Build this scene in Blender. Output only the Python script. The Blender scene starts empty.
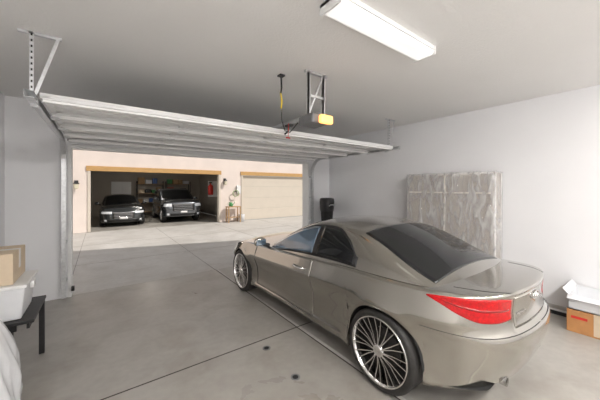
import bpy, bmesh, math, random
import numpy as np
from mathutils import Vector, Matrix
random.seed(4)
scn = bpy.context.scene
COL = scn.collection
scn.view_settings.view_transform = 'Standard'

# ------------------------------------------------------------ materials
def mat(name, col, rough=0.6, metal=0.0, var=0.0, scale=5.0, bump=0.0, bscale=60.0, coat=0.0, emit=None, es=0.0, detail=6, stretch=None, col2=None, alpha=1.0, spec=0.5, trans=0.0):
    m = bpy.data.materials.new(name); m.use_nodes = True
    nt = m.node_tree; b = nt.nodes['Principled BSDF']
    c = (*col, 1)
    b.inputs['Base Color'].default_value = c
    b.inputs['Roughness'].default_value = rough
    b.inputs['Metallic'].default_value = metal
    b.inputs['Coat Weight'].default_value = coat
    b.inputs['Coat Roughness'].default_value = 0.02
    b.inputs['Alpha'].default_value = alpha
    b.inputs['Specular IOR Level'].default_value = spec
    b.inputs['Transmission Weight'].default_value = trans
    tc = nt.nodes.new('ShaderNodeTexCoord'); mp = nt.nodes.new('ShaderNodeMapping')
    nt.links.new(tc.outputs['Object'], mp.inputs['Vector'])
    if stretch: mp.inputs['Scale'].default_value = stretch
    n = nt.nodes.new('ShaderNodeTexNoise'); n.inputs['Scale'].default_value = scale; n.inputs['Detail'].default_value = detail
    nt.links.new(mp.outputs['Vector'], n.inputs['Vector'])
    r = nt.nodes.new('ShaderNodeValToRGB')
    v = var
    lo = tuple(max(0, x*(1-v)) for x in col); hi = tuple(min(1, x*(1+v)) for x in col)
    if col2: lo, hi = col, col2
    r.color_ramp.elements[0].position = 0.3; r.color_ramp.elements[1].position = 0.7
    r.color_ramp.elements[0].color = (*lo, 1); r.color_ramp.elements[1].color = (*hi, 1)
    nt.links.new(n.outputs['Fac'], r.inputs['Fac'])
    if var > 0 or col2: nt.links.new(r.outputs['Color'], b.inputs['Base Color'])
    if bump > 0:
        n2 = nt.nodes.new('ShaderNodeTexNoise'); n2.inputs['Scale'].default_value = bscale; n2.inputs['Detail'].default_value = 3
        nt.links.new(mp.outputs['Vector'], n2.inputs['Vector'])
        bp = nt.nodes.new('ShaderNodeBump'); bp.inputs['Strength'].default_value = bump; bp.inputs['Distance'].default_value = 0.01
        nt.links.new(n2.outputs['Fac'], bp.inputs['Height']); nt.links.new(bp.outputs['Normal'], b.inputs['Normal'])
    if emit:
        b.inputs['Emission Color'].default_value = (*emit, 1); b.inputs['Emission Strength'].default_value = es
    return m

def concrete(name, c1, c2, dark, fac=.4, rough=.5):
    m = bpy.data.materials.new(name); m.use_nodes = True
    nt = m.node_tree; b = nt.nodes['Principled BSDF']; L = nt.links
    tc = nt.nodes.new('ShaderNodeTexCoord')
    def noise(s, d, dist=0.0):
        n = nt.nodes.new('ShaderNodeTexNoise'); n.inputs['Scale'].default_value = s; n.inputs['Detail'].default_value = d
        n.inputs['Distortion'].default_value = dist
        L.new(tc.outputs['Object'], n.inputs['Vector']); return n
    n1 = noise(0.8, 8, 0.6); n2 = noise(14, 6); n3 = noise(2.2, 12, .6)
    r1 = nt.nodes.new('ShaderNodeValToRGB')
    r1.color_ramp.elements[0].position = .35; r1.color_ramp.elements[1].position = .68
    r1.color_ramp.elements[0].color = (*c1, 1); r1.color_ramp.elements[1].color = (*c2, 1)
    L.new(n1.outputs['Fac'], r1.inputs['Fac'])
    r3 = nt.nodes.new('ShaderNodeValToRGB')
    r3.color_ramp.elements[0].position = .28; r3.color_ramp.elements[1].position = .58
    r3.color_ramp.elements[0].color = (*dark, 1); r3.color_ramp.elements[1].color = (1, 1, 1, 1)
    L.new(n3.outputs['Fac'], r3.inputs['Fac'])
    mx = nt.nodes.new('ShaderNodeMix'); mx.data_type = 'RGBA'; mx.blend_type = 'MULTIPLY'; mx.inputs['Factor'].default_value = fac
    L.new(r1.outputs['Color'], mx.inputs['A']); L.new(r3.outputs['Color'], mx.inputs['B'])
    r2 = nt.nodes.new('ShaderNodeValToRGB')
    r2.color_ramp.elements[0].color = (.86, .86, .86, 1); r2.color_ramp.elements[1].color = (1.1, 1.1, 1.1, 1)
    L.new(n2.outputs['Fac'], r2.inputs['Fac'])
    m2 = nt.nodes.new('ShaderNodeMix'); m2.data_type = 'RGBA'; m2.blend_type = 'MULTIPLY'; m2.inputs['Factor'].default_value = 1
    L.new(mx.outputs['Result'], m2.inputs['A']); L.new(r2.outputs['Color'], m2.inputs['B'])
    L.new(m2.outputs['Result'], b.inputs['Base Color'])
    rr = nt.nodes.new('ShaderNodeMapRange'); rr.inputs['From Min'].default_value = .3; rr.inputs['From Max'].default_value = .7
    rr.inputs['To Min'].default_value = rough-.12; rr.inputs['To Max'].default_value = rough+.12
    L.new(n1.outputs['Fac'], rr.inputs['Value']); L.new(rr.outputs['Result'], b.inputs['Roughness'])
    bp = nt.nodes.new('ShaderNodeBump'); bp.inputs['Strength'].default_value = .08; bp.inputs['Distance'].default_value = .01
    L.new(n2.outputs['Fac'], bp.inputs['Height']); L.new(bp.outputs['Normal'], b.inputs['Normal'])
    return m

M_wall = mat('wall_paint', (.85, .85, .865), .85, var=.015, scale=1.5, bump=.12, bscale=90)
M_ceil = mat('ceiling_paint', (.89, .88, .865), .9, var=.012, scale=1.2, bump=.35, bscale=55)
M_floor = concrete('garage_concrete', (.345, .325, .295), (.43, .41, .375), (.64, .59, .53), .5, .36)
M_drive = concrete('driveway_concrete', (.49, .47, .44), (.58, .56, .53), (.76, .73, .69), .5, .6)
M_joint = mat('joint_dark', (.06, .05, .045), .9, var=.3, scale=30)
M_jointlt = mat('joint_driveway', (.26, .24, .22), .9, var=.2, scale=30)
M_chalk = mat('joint_edge', (.56, .54, .51), .9, var=.12, scale=20)
M_stucco = mat('stucco', (.76, .665, .605), .9, var=.04, scale=2, bump=.5, bscale=40)
M_tan = mat('tan_wood_trim', (.52, .31, .12), .7, var=.15, scale=8, stretch=(1, 8, 8))
M_tandoor = mat('cream_door', (.62, .555, .47), .6, var=.02, scale=3)
M_white = mat('white_paint', (.82, .82, .81), .5, var=.02, scale=4)
M_doorpan = mat('door_panel_white', (.78, .78, .775), .3, var=.02, scale=2)
M_strut = mat('strut_white', (.95, .95, .94), .22, var=.02, scale=2)
M_galv = mat('galvanized_steel', (.70, .71, .72), .35, metal=.7, var=.12, scale=25)
M_greyp = mat('grey_plastic', (.18, .18, .185), .4, var=.1, scale=20)
M_black = mat('black_plastic', (.015, .015, .016), .45, var=.2, scale=20)
M_blackm = mat('black_matte', (.02, .02, .02), .9, var=.2, scale=20)
M_rubber = mat('tire_rubber', (.018, .017, .016), .6, var=.2, scale=30, bump=.2, bscale=50)
M_chrome = mat('chrome', (.85, .85, .86), .08, metal=1, var=.02)
M_exh = mat('exhaust_steel', (.45, .44, .42), .25, metal=1, var=.1)
M_rim = mat('rim_silver', (.66, .65, .64), .2, metal=1, var=.03)
M_disc = mat('brake_steel', (.05, .047, .045), .5, metal=.6, var=.2, scale=30)
M_paint = mat('silver_car_paint', (.37, .352, .315), .16, metal=.96, var=.015, scale=3, coat=1)
M_paintdk = mat('dark_grey_car_paint', (.08, .088, .095), .25, metal=.6, var=.02, coat=.9)
M_paintbl = mat('charcoal_car_paint', (.14, .15, .165), .26, metal=.7, var=.02, coat=.9)
M_glass = mat('tinted_glass', (.006, .007, .008), .03, var=.1, spec=.5)
M_glassb = mat('blue_reflection_glass', (.07, .115, .17), .03, var=.1, coat=1, spec=1)  # bluish window reflection put into the glass base colour
M_red = mat('red_lens', (.36, .001, .003), .12, var=.3, scale=60, coat=.4, spec=.25, emit=(.8, .0, .002), es=.10)
M_redlt = mat('dark_red_lens', (.22, .001, .002), .12, coat=.5, var=.05, emit=(.9, .0, .003), es=.07)
M_lamp = mat('headlight_lens', (.85, .88, .9), .08, var=.2, scale=14, coat=1, metal=.3, emit=(.9, .95, 1), es=.15)
M_lens = mat('fluorescent_diffuser', (.9, .9, .9), .4, var=.01, emit=(1, .985, .95), es=.6)
M_lensfill = mat('fill_diffuser_warm', (.9, .9, .9), .4, var=.01, emit=(1, .968, .93), es=104)  # strong glow for the added fill fixtures out of view
M_opener = mat('opener_lens', (.9, .5, .2), .3, var=.05, emit=(1, .42, .10), es=2.0)
M_card = mat('cardboard', (.44, .29, .16), .85, var=.08, scale=9)
M_cardlt = mat('pale_cardboard', (.64, .52, .38), .85, var=.06, scale=9)
M_orange = mat('orange_brown_box', (.50, .24, .09), .7, var=.1, scale=9)
M_bin = mat('white_plastic_bin', (.76, .77, .79), .35, var=.04, scale=6)
M_bag = mat('white_plastic_bag', (.84, .85, .87), .18, var=.06, scale=7, bump=1, bscale=9, alpha=.72)
M_wood = mat('wood', (.42, .27, .14), .6, var=.25, scale=6, stretch=(1, 1, 6))
M_fabric = mat('mattress_fabric', (.37, .33, .295), .85, col2=(.47, .43, .39), scale=2.5, bump=.3, bscale=9, detail=4)
M_tape = mat('seam_binding', (.66, .63, .59), .5, var=.06, scale=12)
M_tapelt = mat('pale_binding', (.74, .72, .70), .5, var=.06, scale=12)
M_green = mat('green_plastic', (.06, .25, .08), .5, var=.2, scale=12)
M_yel = mat('yellow_cable', (.75, .55, .04), .5, var=.1, scale=20)
M_redp = mat('red_plastic', (.6, .03, .02), .4, var=.1, scale=10)
M_blue = mat('blue_plastic', (.05, .12, .35), .4, var=.1, scale=10)
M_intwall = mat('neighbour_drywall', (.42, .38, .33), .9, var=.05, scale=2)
M_shadowroof = mat('shadow_roof_tile', (.35, .2, .14), .8, var=.25, scale=10)
M_lantern = mat('lantern_glass', (.7, .65, .5), .2, var=.05)

M_film = bpy.data.materials.new('clear_plastic_film'); M_film.use_nodes = True
nt = M_film.node_tree; b = nt.nodes['Principled BSDF']
b.inputs['Base Color'].default_value = (.88, .88, .89, 1); b.inputs['Roughness'].default_value = .1; b.inputs['Coat Weight'].default_value = 1; b.inputs['Coat Roughness'].default_value = .05
b.inputs['Specular IOR Level'].default_value = 1
tc = nt.nodes.new('ShaderNodeTexCoord'); n = nt.nodes.new('ShaderNodeTexNoise'); n.inputs['Scale'].default_value = 4.5; n.inputs['Detail'].default_value = 5; n.inputs['Distortion'].default_value = 1.2
mp = nt.nodes.new('ShaderNodeMapping'); mp.inputs['Scale'].default_value = (1, 2.2, .6); mp.inputs['Rotation'].default_value = (.7, 0, 0)
nt.links.new(tc.outputs['Object'], mp.inputs['Vector']); nt.links.new(mp.outputs['Vector'], n.inputs['Vector'])
bp = nt.nodes.new('ShaderNodeBump'); bp.inputs['Strength'].default_value = .9; bp.inputs['Distance'].default_value = .05
nt.links.new(n.outputs['Fac'], bp.inputs['Height']); nt.links.new(bp.outputs['Normal'], b.inputs['Normal']); nt.links.new(bp.outputs['Normal'], b.inputs['Coat Normal'])
r = nt.nodes.new('ShaderNodeValToRGB'); r.color_ramp.elements[0].position = .42; r.color_ramp.elements[0].color = (.20,)*3+(1,)
r.color_ramp.elements[1].position = .70; r.color_ramp.elements[1].color = (.62,)*3+(1,)
nt.links.new(n.outputs['Fac'], r.inputs['Fac']); nt.links.new(r.outputs['Color'], b.inputs['Alpha'])

# ------------------------------------------------------------ mesh builder
class MB:
    def __init__(s): s.v = []; s.f = []
    def add(s, vs, fs):
        o = len(s.v); s.v += [tuple(p) for p in vs]; s.f += [tuple(i+o for i in f) for f in fs]; return s
    def box(s, x0, x1, y0, y1, z0, z1, M=None):
        vs = [Vector(p) for p in ((x0,y0,z0),(x1,y0,z0),(x1,y1,z0),(x0,y1,z0),(x0,y0,z1),(x1,y0,z1),(x1,y1,z1),(x0,y1,z1))]
        if M is not None: vs = [M @ p for p in vs]
        return s.add(vs, [(0,3,2,1),(4,5,6,7),(0,1,5,4),(1,2,6,5),(2,3,7,6),(3,0,4,7)])
    def tube(s, pts, r, n=10, cap=True):
        pts = [Vector(p) for p in pts]; rs = r if isinstance(r, (list, tuple)) else [r]*len(pts)
        rings = []
        for i, p in enumerate(pts):
            t = (pts[min(i+1, len(pts)-1)]-pts[max(i-1, 0)]).normalized()
            a = t.orthogonal().normalized() if i == 0 else (pa - t*pa.dot(t)).normalized()
            pa = a; bb = t.cross(a)
            rings.append([p+(a*math.cos(k*2*math.pi/n)+bb*math.sin(k*2*math.pi/n))*rs[i] for k in range(n)])
        vs = [q for R in rings for q in R]; fs = []
        for i in range(len(pts)-1):
            for k in range(n): fs.append((i*n+k, i*n+(k+1) % n, (i+1)*n+(k+1) % n, (i+1)*n+k))
        if cap: fs.append(tuple(range(n-1, -1, -1))); fs.append(tuple((len(pts)-1)*n+k for k in range(n)))
        return s.add(vs, fs)
    def lathe(s, prof, c, axis='Z', n=32, cap=False):
        vs = []; fs = []
        for (r, h) in prof:
            for k in range(n):
                a = 2*math.pi*k/n
                if axis == 'Z': vs.append((c[0]+r*math.cos(a), c[1]+r*math.sin(a), c[2]+h))
                elif axis == 'X': vs.append((c[0]+h, c[1]+r*math.cos(a), c[2]+r*math.sin(a)))
                else: vs.append((c[0]+r*math.cos(a), c[1]+h, c[2]+r*math.sin(a)))
        for i in range(len(prof)-1):
            for k in range(n): fs.append((i*n+k, i*n+(k+1) % n, (i+1)*n+(k+1) % n, (i+1)*n+k))
        if cap: fs.append(tuple(range(n))); fs.append(tuple((len(prof)-1)*n+k for k in range(n)))
        return s.add(vs, fs)
    def grid(s, rows):
        a = len(rows); c = len(rows[0])
        return s.add([p for R in rows for p in R], [(i*c+j, i*c+j+1, (i+1)*c+j+1, (i+1)*c+j) for i in range(a-1) for j in range(c-1)])
    def obj(s, name, m, parent=None, loc=(0, 0, 0), smooth=False, bevel=0, weld=False, label=None, category=None, kind=None, group=None, solid=0, rot=None, sub=0, seg=2):
        me = bpy.data.meshes.new(name); me.from_pydata(s.v, [], s.f); me.update()
        bm = bmesh.new(); bm.from_mesh(me)
        if weld: bmesh.ops.remove_doubles(bm, verts=bm.verts, dist=1e-4)
        bmesh.ops.recalc_face_normals(bm, faces=bm.faces); bm.to_mesh(me); bm.free()
        for p in me.polygons: p.use_smooth = smooth
        me.materials.append(m)
        o = bpy.data.objects.new(name, me); COL.objects.link(o); o.location = loc
        if rot: o.rotation_euler = rot
        if parent: o.parent = parent
        if solid:
            md = o.modifiers.new('s', 'SOLIDIFY'); md.thickness = solid
        if bevel:
            md = o.modifiers.new('b', 'BEVEL'); md.width = bevel; md.segments = seg; md.limit_method = 'ANGLE'
        if sub:
            md = o.modifiers.new('u', 'SUBSURF'); md.levels = sub; md.render_levels = sub
        if label: o['label'] = label
        if category: o['category'] = category
        if kind: o['kind'] = kind
        if group: o['group'] = group
        return o
def empty(name, loc, label, category, rot=0, group=None, parent=None):
    e = bpy.data.objects.new(name, None); COL.objects.link(e); e.location = loc; e.rotation_euler = (0, 0, rot); e.empty_display_size = .1
    if parent: e.parent = parent
    if label: e['label'] = label
    if category: e['category'] = category
    if group: e['group'] = group
    return e
S = dict(kind='structure')

# ------------------------------------------------------------ camera
H = 1.755
cam = bpy.data.cameras.new('camera'); co = bpy.data.objects.new('camera', cam); COL.objects.link(co)
ZOOM, PX, PY = 1, 300, 200
cam.sensor_width = 36; cam.lens = 272/600*36*ZOOM; cam.shift_x = (PX-300)/600*ZOOM; cam.shift_y = -(PY-188)/600*ZOOM; cam.clip_start = .02
co.location = (0, 0, H); co.rotation_euler = (math.pi/2, 0, -math.radians(36.3)); scn.camera = co

# ------------------------------------------------------------ our garage
XL, XR, YB, YF, ZC = -1.12, 5.24, -2.2, 5.73, 3.10
JL, JR, JZ = -.39, 4.47, 2.44
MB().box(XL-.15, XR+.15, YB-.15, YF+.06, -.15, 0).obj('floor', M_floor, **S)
MB().box(XL-.15, XR+.15, YB-.15, YF+.2, ZC, ZC+.12).obj('ceiling', M_ceil, **S)
MB().box(XL-.15, XL, YB-.15, YF+.2, 0, ZC).obj('wall_left', M_wall, **S)
MB().box(XR, XR+.15, YB-.15, YF+.2, 0, ZC).obj('wall_right', M_wall, **S)
MB().box(XL, XR, YB-.15, YB, 0, ZC).obj('wall_back', M_wall, **S)
MB().box(XL, JL, YF, YF+.2, 0, ZC).box(JR, XR, YF, YF+.2, 0, ZC).box(JL, JR, YF, YF+.2, JZ, ZC).obj('wall_front', M_wall, **S)
MB().box(JL-.03, JL+.02, YF-.02, YF+.22, 0, JZ).obj('trim_1', M_white, bevel=.004, **S)
MB().box(JR-.02, JR+.03, YF-.02, YF+.22, 0, JZ).obj('trim_2', M_white, bevel=.004, **S)
MB().box(JL+.02, JR-.02, YF-.02, YF+.22, JZ-.04, JZ+.02).obj('trim_3', M_white, bevel=.004, **S)
M_stem = mat('stem_wall', (.6, .59, .57), .8, var=.1)
MB().box(XR-.014, XR, YB, YF, 0, .09).obj('baseboard_right', M_stem, **S)
MB().box(XL, XL+.014, YB, YF, 0, .09).obj('baseboard_left', M_stem, **S)
gx0, gx1, gy0, gy1, gz, gp = -1.6, 5.8, -3.0, 6.1, 3.23, 5.0
gm = (gx0+gx1)/2
MB().add([(gx0,gy0,gz),(gx1,gy0,gz),(gx1,gy1,gz),(gx0,gy1,gz),(gm,gy0,gp),(gm,gy1,gp)],
         [(0,1,2,3),(0,4,1),(2,5,3),(0,3,5,4),(1,4,5,2)]).obj('roof', M_shadowroof, **S)  # unseen gable, height and shape set for the shadow it throws on the driveway
MB().box(1.993, 2.006, YB, YF+.05, -.003, .0015).obj('trim_floor_joint', M_joint, **S)
MB().box(2.008, 2.045, YB, YF+.05, -.003, .0012).obj('trim_floor_joint_edge', M_chalk, **S)
MB().box(XL, XR, 2.782, 2.796, -.003, .0015).obj('trim_floor_cross_joint', M_joint, **S)
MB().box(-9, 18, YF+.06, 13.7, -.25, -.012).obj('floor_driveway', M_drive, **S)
mb = MB()
for x in (-.45, 2.0, 4.55, 7.1): mb.box(x-.006, x+.006, YF+.06, 13.7, -.02, -.010)
mb.obj('trim_driveway_joint', M_jointlt, **S)
mb = MB()
for y in (8.0, 10.6): mb.box(-9, 18, y-.006, y+.006, -.02, -.0102)
mb.obj('trim_driveway_cross_joint', M_jointlt, **S)
MB().box(XL-2, XR+2, YF+.045, YF+.075, -.03, -.004).obj('trim_threshold', M_joint, **S)

for i, (x, y) in enumerate(((1.47, 2.62), (1.46, 2.06))):
    e = empty('floor_cleanout', (x, y, 0), 'small round dark cleanout cap set in the concrete floor', 'drain cap', group='floor cleanout caps')
    MB().lathe([(.044, 0), (.044, .002), (.034, .003), (.030, .001)], (0, 0, 0), n=24, cap=True).obj('rim', M_greyp, e, smooth=False)
    MB().lathe([(.028, .0015), (.024, .003), (.001, .003)], (0, 0, 0), n=24).box(-.012, .012, -.004, .004, .003, .006).obj('cap', M_blackm, e)

# ------------------------------------------------------------ overhead door (raised)
DZ = 2.52; X0, X1 = JL-.02, JR+.02
root = empty('garage_door', (2.04, 4.5, 0), 'white steel sectional overhead garage door rolled up under the ceiling', 'garage door')
ys = [3.12, 3.72, 4.32, 4.92, 5.52]
for i in range(4):
    mb = MB(); a, c = ys[i]+.004, ys[i+1]-.004
    mb.box(X0-2.04, X1-2.04, a-4.5, c-4.5, DZ+.012, DZ+.035)
    for k in (1, 2):
        yy = a+k*(c-a)/3
        mb.box(X0-2.04+.06, X1-2.04-.06, yy-.055-4.5, yy+.055-4.5, DZ-.004, DZ+.013)
    mb.box(X0-2.04, X1-2.04, a-4.5, a+.02-4.5, DZ-.010, DZ+.012)
    mb.box(X0-2.04, X1-2.04, c-.02-4.5, c-4.5, DZ-.010, DZ+.012)
    for k in range(5):
        xx = X0+.03+k*(X1-X0-.06)/4
        mb.box(xx-.03-2.04, xx+.03-2.04, a-4.5, c-4.5, DZ-.003, DZ+.013)
    mb.obj('door_section', M_doorpan, root, bevel=.003)
for y, dd in ((3.14, .034), (3.72, .05), (4.32, .05), (4.92, .05), (5.44, .05)):
    mb = MB(); x0, x1 = X0-2.04+.02, X1-2.04-.02; y -= 4.5
    mb.box(x0, x1, y-.03, y-.005, DZ-.018, DZ-.014).box(x0, x1, y-.006, y-.002, DZ-dd, DZ-.014)
    mb.box(x0, x1, y-.006, y+.055, DZ-dd-.003, DZ-dd+.001).box(x0, x1, y+.051, y+.055, DZ-dd, DZ-.014).box(x0, x1, y+.055, y+.075, DZ-.018, DZ-.014)
    mb.obj('strut', M_strut, root)
for y in ys[1:4]:
    for k in range(5):
        x = X0+.04+k*(X1-X0-.08)/4-2.04
        MB().box(x-.035, x+.035, y-.06-4.5, y+.06-4.5, DZ-.060, DZ-.053).tube([(x-.035, y-4.5, DZ-.062), (x+.035, y-4.5, DZ-.062)], .01).obj('hinge', M_galv, root)
MB().box(X0-2.04, X1-2.04, 5.52-4.5, 5.545-4.5, DZ-.03, DZ+.03).obj('bottom_seal', M_black, root, bevel=.005)

for sx, xx in ((-1, X0-.05), (1, X1+.05)):
    e = empty('door_track', (xx, YF-.1, 0), 'galvanized steel garage door track with perforated hanger bracket', 'door track', group='garage door tracks')
    mb = MB()
    path = [(0, .03), (0, 2.15)]
    for k in range(1, 9):
        a = k/8*math.pi/2; path.append((-.36*(1-math.cos(a)), 2.15+.36*math.sin(a)))
    path.append((-(YF-.1-3.02), 2.51))
    prof = [(-.03, .028), (-.03, -.028), (.0, -.030), (.03, -.028), (.03, .028)]
    rows = []
    for i, (y, z) in enumerate(path):
        y0, z0 = path[max(i-1, 0)]; y1, z1 = path[min(i+1, len(path)-1)]
        t = Vector((0, y1-y0, z1-z0)).normalized(); nrm = Vector((0, t.z, -t.y))
        rows.append([Vector((0, y, z)) + nrm*q[0] + Vector((sx*-q[1], 0, 0)) for q in prof])
    mb.grid(rows); mb.obj('rail', M_galv, e, solid=.003)
    for z in (.3, .9, 1.5, 2.05): MB().box(-.035, .035, .02, .098, z-.02, z+.02).obj('jamb_bracket', M_galv, e)
    mb = MB(); yh = 3.25-(YF-.1)
    mb.box(-.025, .0, yh-.016, yh-.012, 2.47, ZC).box(-.028, -.024, yh-.016, yh+.016, 2.47, ZC)
    mb.box(-.10, .18, yh-.016, yh+.016, ZC-.025, ZC-.003)
    Mx = Matrix.Translation((0, yh, 2.53)) @ Matrix.Rotation(math.radians(16), 4, 'Y')
    mb.box(-.012, .012, -.012, -.008, 0, .58, Mx)
    mb.obj('hanger_bracket', M_galv, e)
    mb = MB()
    for k in range(11):
        z = 2.56+k*.05; mb.box(-.019, -.007, yh-.0175, yh-.0165, z, z+.02)
    mb.obj('perforation', M_blackm, e)['kind'] = 'stuff'
    MB().box(-.02, .02, yh+.02, yh+.09, 2.46, 2.56).obj('hanger_plate', M_galv, e)

for xx in (JL+.04, JR-.04):
    e = empty('safety_sensor', (xx, YF-.09, .0), 'small dark photo-eye safety sensor beside the garage door track', 'door sensor', group='door safety sensors')
    MB().box(-.02, .02, -.03, .03, .12, .19).obj('housing', M_black, e, bevel=.004)
    MB().box(-.025, -.02, -.02, .10, .10, .14).obj('bracket', M_galv, e)

# ------------------------------------------------------------ opener
e = empty('garage_door_opener', (2.03, 2.45, 0), 'small grey door opener motor with amber lens hanging from ceiling', 'garage door opener')
MB().box(-.13, .13, -.10, .18, 2.49, 2.61).obj('motor_housing', M_greyp, e, bevel=.03, seg=4)
MB().box(-.05, .135, -.16, -.095, 2.485, 2.585).obj('light_lens', M_opener, e, bevel=.025, seg=4)
MB().box(.10, .138, -.09, .09, 2.51, 2.59).obj('control_panel', M_white, e, bevel=.006)
MB().box(-.02, .02, .18, 3.27, 2.60, 2.64).obj('rail', M_galv, e)
mb = MB()
for xx in (-.11, .11):
    mb.box(xx-.013, xx+.013, -.02, .0, 2.60, ZC).box(xx-.013, xx+.001, -.02, .02, 2.60, ZC)
mb.box(-.16, .16, -.02, .02, ZC-.03, ZC-.001)
M_ = Matrix.Translation((-.11, -.01, 2.61)) @ Matrix.Rotation(math.radians(24), 4, 'Y')
mb.box(-.010, .010, -.006, .006, 0, .53, M_)
mb.box(-.12, .12, -.02, .01, 2.80, 2.825)
mb.obj('ceiling_bracket', M_galv, e)
MB().tube([(0, .55, 2.6), (0, .58, 2.52), (0, .66, 2.49)], .012).box(-.03, .03, .5, .62, 2.575, 2.60).obj('trolley_arm', M_black, e)
MB().tube([(-.05, .5, 2.6), (-.055, .5, 2.42)], .004, 6).obj('release_cord', M_redp, e)
MB().tube([(-.085, .5, 2.41), (-.025, .5, 2.41)], .009, 8).obj('release_handle', M_redp, e)
e = empty('power_cord', (1.735, 2.74, 0), 'black and yellow power cord hanging from a ceiling outlet', 'power cord')
MB().box(-.035, .035, -.035, .035, ZC-.02, ZC-.001).obj('ceiling_outlet', M_black, e, bevel=.004)
MB().tube([(0, 0, ZC-.02), (.005, 0, 2.95), (-.005, 0, 2.88)], .011, 8).obj('plug', M_black, e)
MB().tube([(-.005, 0, 2.88), (.01, 0, 2.78), (.0, 0, 2.70)], .010, 8).obj('yellow_section', M_yel, e, label='yellow part of cord')
MB().tube([(.0, 0, 2.70), (.01, 0, 2.56), (.04, -.02, 2.44), (.09, -.05, 2.42), (.14, -.1, 2.50), (.16, -.12, 2.53)], .007, 8).obj('cable', M_black, e, smooth=True)

# ------------------------------------------------------------ fluorescent fixture in view, plus added fill fixtures
def fixture(x0, x1, y0, y1, lens, zt=ZC):
    cx, cy = (x0+x1)/2, (y0+y1)/2
    e = empty('fluorescent_or_fill_light', (cx, cy, zt), 'white four-foot wraparound fluorescent or added fill fixture on the ceiling', 'ceiling light', group='ceiling fluorescent fixtures')
    w, d = (x1-x0)/2, (y1-y0)/2
    MB().box(-w, w, -d+.006, d-.006, -.035, -.001).obj('housing', M_white, e, bevel=.004)
    rows = []
    for i in range(2):
        xx = (-w+.02, w-.02)[i]; rows.append([(xx, -(d-.012)*math.cos(a), -.03-.05*min(1, 1.5*math.sin(a))) for a in [k*math.pi/14 for k in range(15)]])
    MB().grid(rows).obj('diffuser', lens, e, smooth=True)
    for sx in (-1, 1):
        MB().box(min(sx*w, sx*(w-.022)), max(sx*w, sx*(w-.022)), -d, d, -.085, -.001).obj('end_cap', M_white, e, bevel=.006)
    for sy in (-1, 1):
        MB().box(-w+.02, w-.02, min(sy*d, sy*(d-.012)), max(sy*d, sy*(d-.012)), -.045, -.03).obj('side_rail', M_white, e)
fixture(1.30, 2.56, 1.31, 1.53, M_lens)
fixture(1.0, 2.3, -1.3, -1.1, M_lensfill)  # this and the next two: unseen fixtures added to brighten the room
fixture(3.0, 4.3, -1.3, -1.1, M_lensfill)
fixture(-.6, .7, -1.3, -1.1, M_lensfill)

# ------------------------------------------------------------ car
def pchip(pts):
    xs = np.array([p[0] for p in pts], float); yv = np.array([p[1] for p in pts], float)
    h = np.diff(xs); dl = np.diff(yv)/h; n = len(xs); d = np.zeros(n)
    for i in range(1, n-1):
        if dl[i-1]*dl[i] > 0:
            w1 = 2*h[i]+h[i-1]; w2 = h[i]+2*h[i-1]; d[i] = (w1+w2)/(w1/dl[i-1]+w2/dl[i])
    d[0] = dl[0]; d[-1] = dl[-1]
    def f(x):
        x = min(max(x, xs[0]), xs[-1]); i = min(max(int(np.searchsorted(xs, x)-1), 0), n-2); t = (x-xs[i])/h[i]
        return float((2*t**3-3*t**2+1)*yv[i]+(t**3-2*t**2+t)*h[i]*d[i]+(-2*t**3+3*t**2)*yv[i+1]+(t**3-t**2)*h[i]*d[i+1])
    return f
def catmull(P, n=40):
    P = [Vector(p) for p in P]; out = []
    Q = [Vector((-P[1][0], P[1][1]))]+P+[Vector((-P[-2][0], P[-2][1]))]
    for i in range(1, len(Q)-2):
        p0, p1, p2, p3 = Q[i-1:i+3]
        t0 = 0; t1 = t0+(p1-p0).length**.5; t2 = t1+(p2-p1).length**.5; t3 = t2+(p3-p2).length**.5
        for k in range(n):
            t = t1+(t2-t1)*k/n
            A1 = p0*((t1-t)/(t1-t0))+p1*((t-t0)/(t1-t0)); A2 = p1*((t2-t)/(t2-t1))+p2*((t-t1)/(t2-t1)); A3 = p2*((t3-t)/(t3-t2))+p3*((t-t2)/(t3-t2))
            B1 = A1*((t2-t)/(t2-t0))+A2*((t-t0)/(t2-t0)); B2 = A2*((t3-t)/(t3-t1))+A3*((t-t1)/(t3-t1))
            out.append(B1*((t2-t)/(t2-t1))+B2*((t-t1)/(t2-t1)))
    out.append(P[-1]); return out

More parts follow.
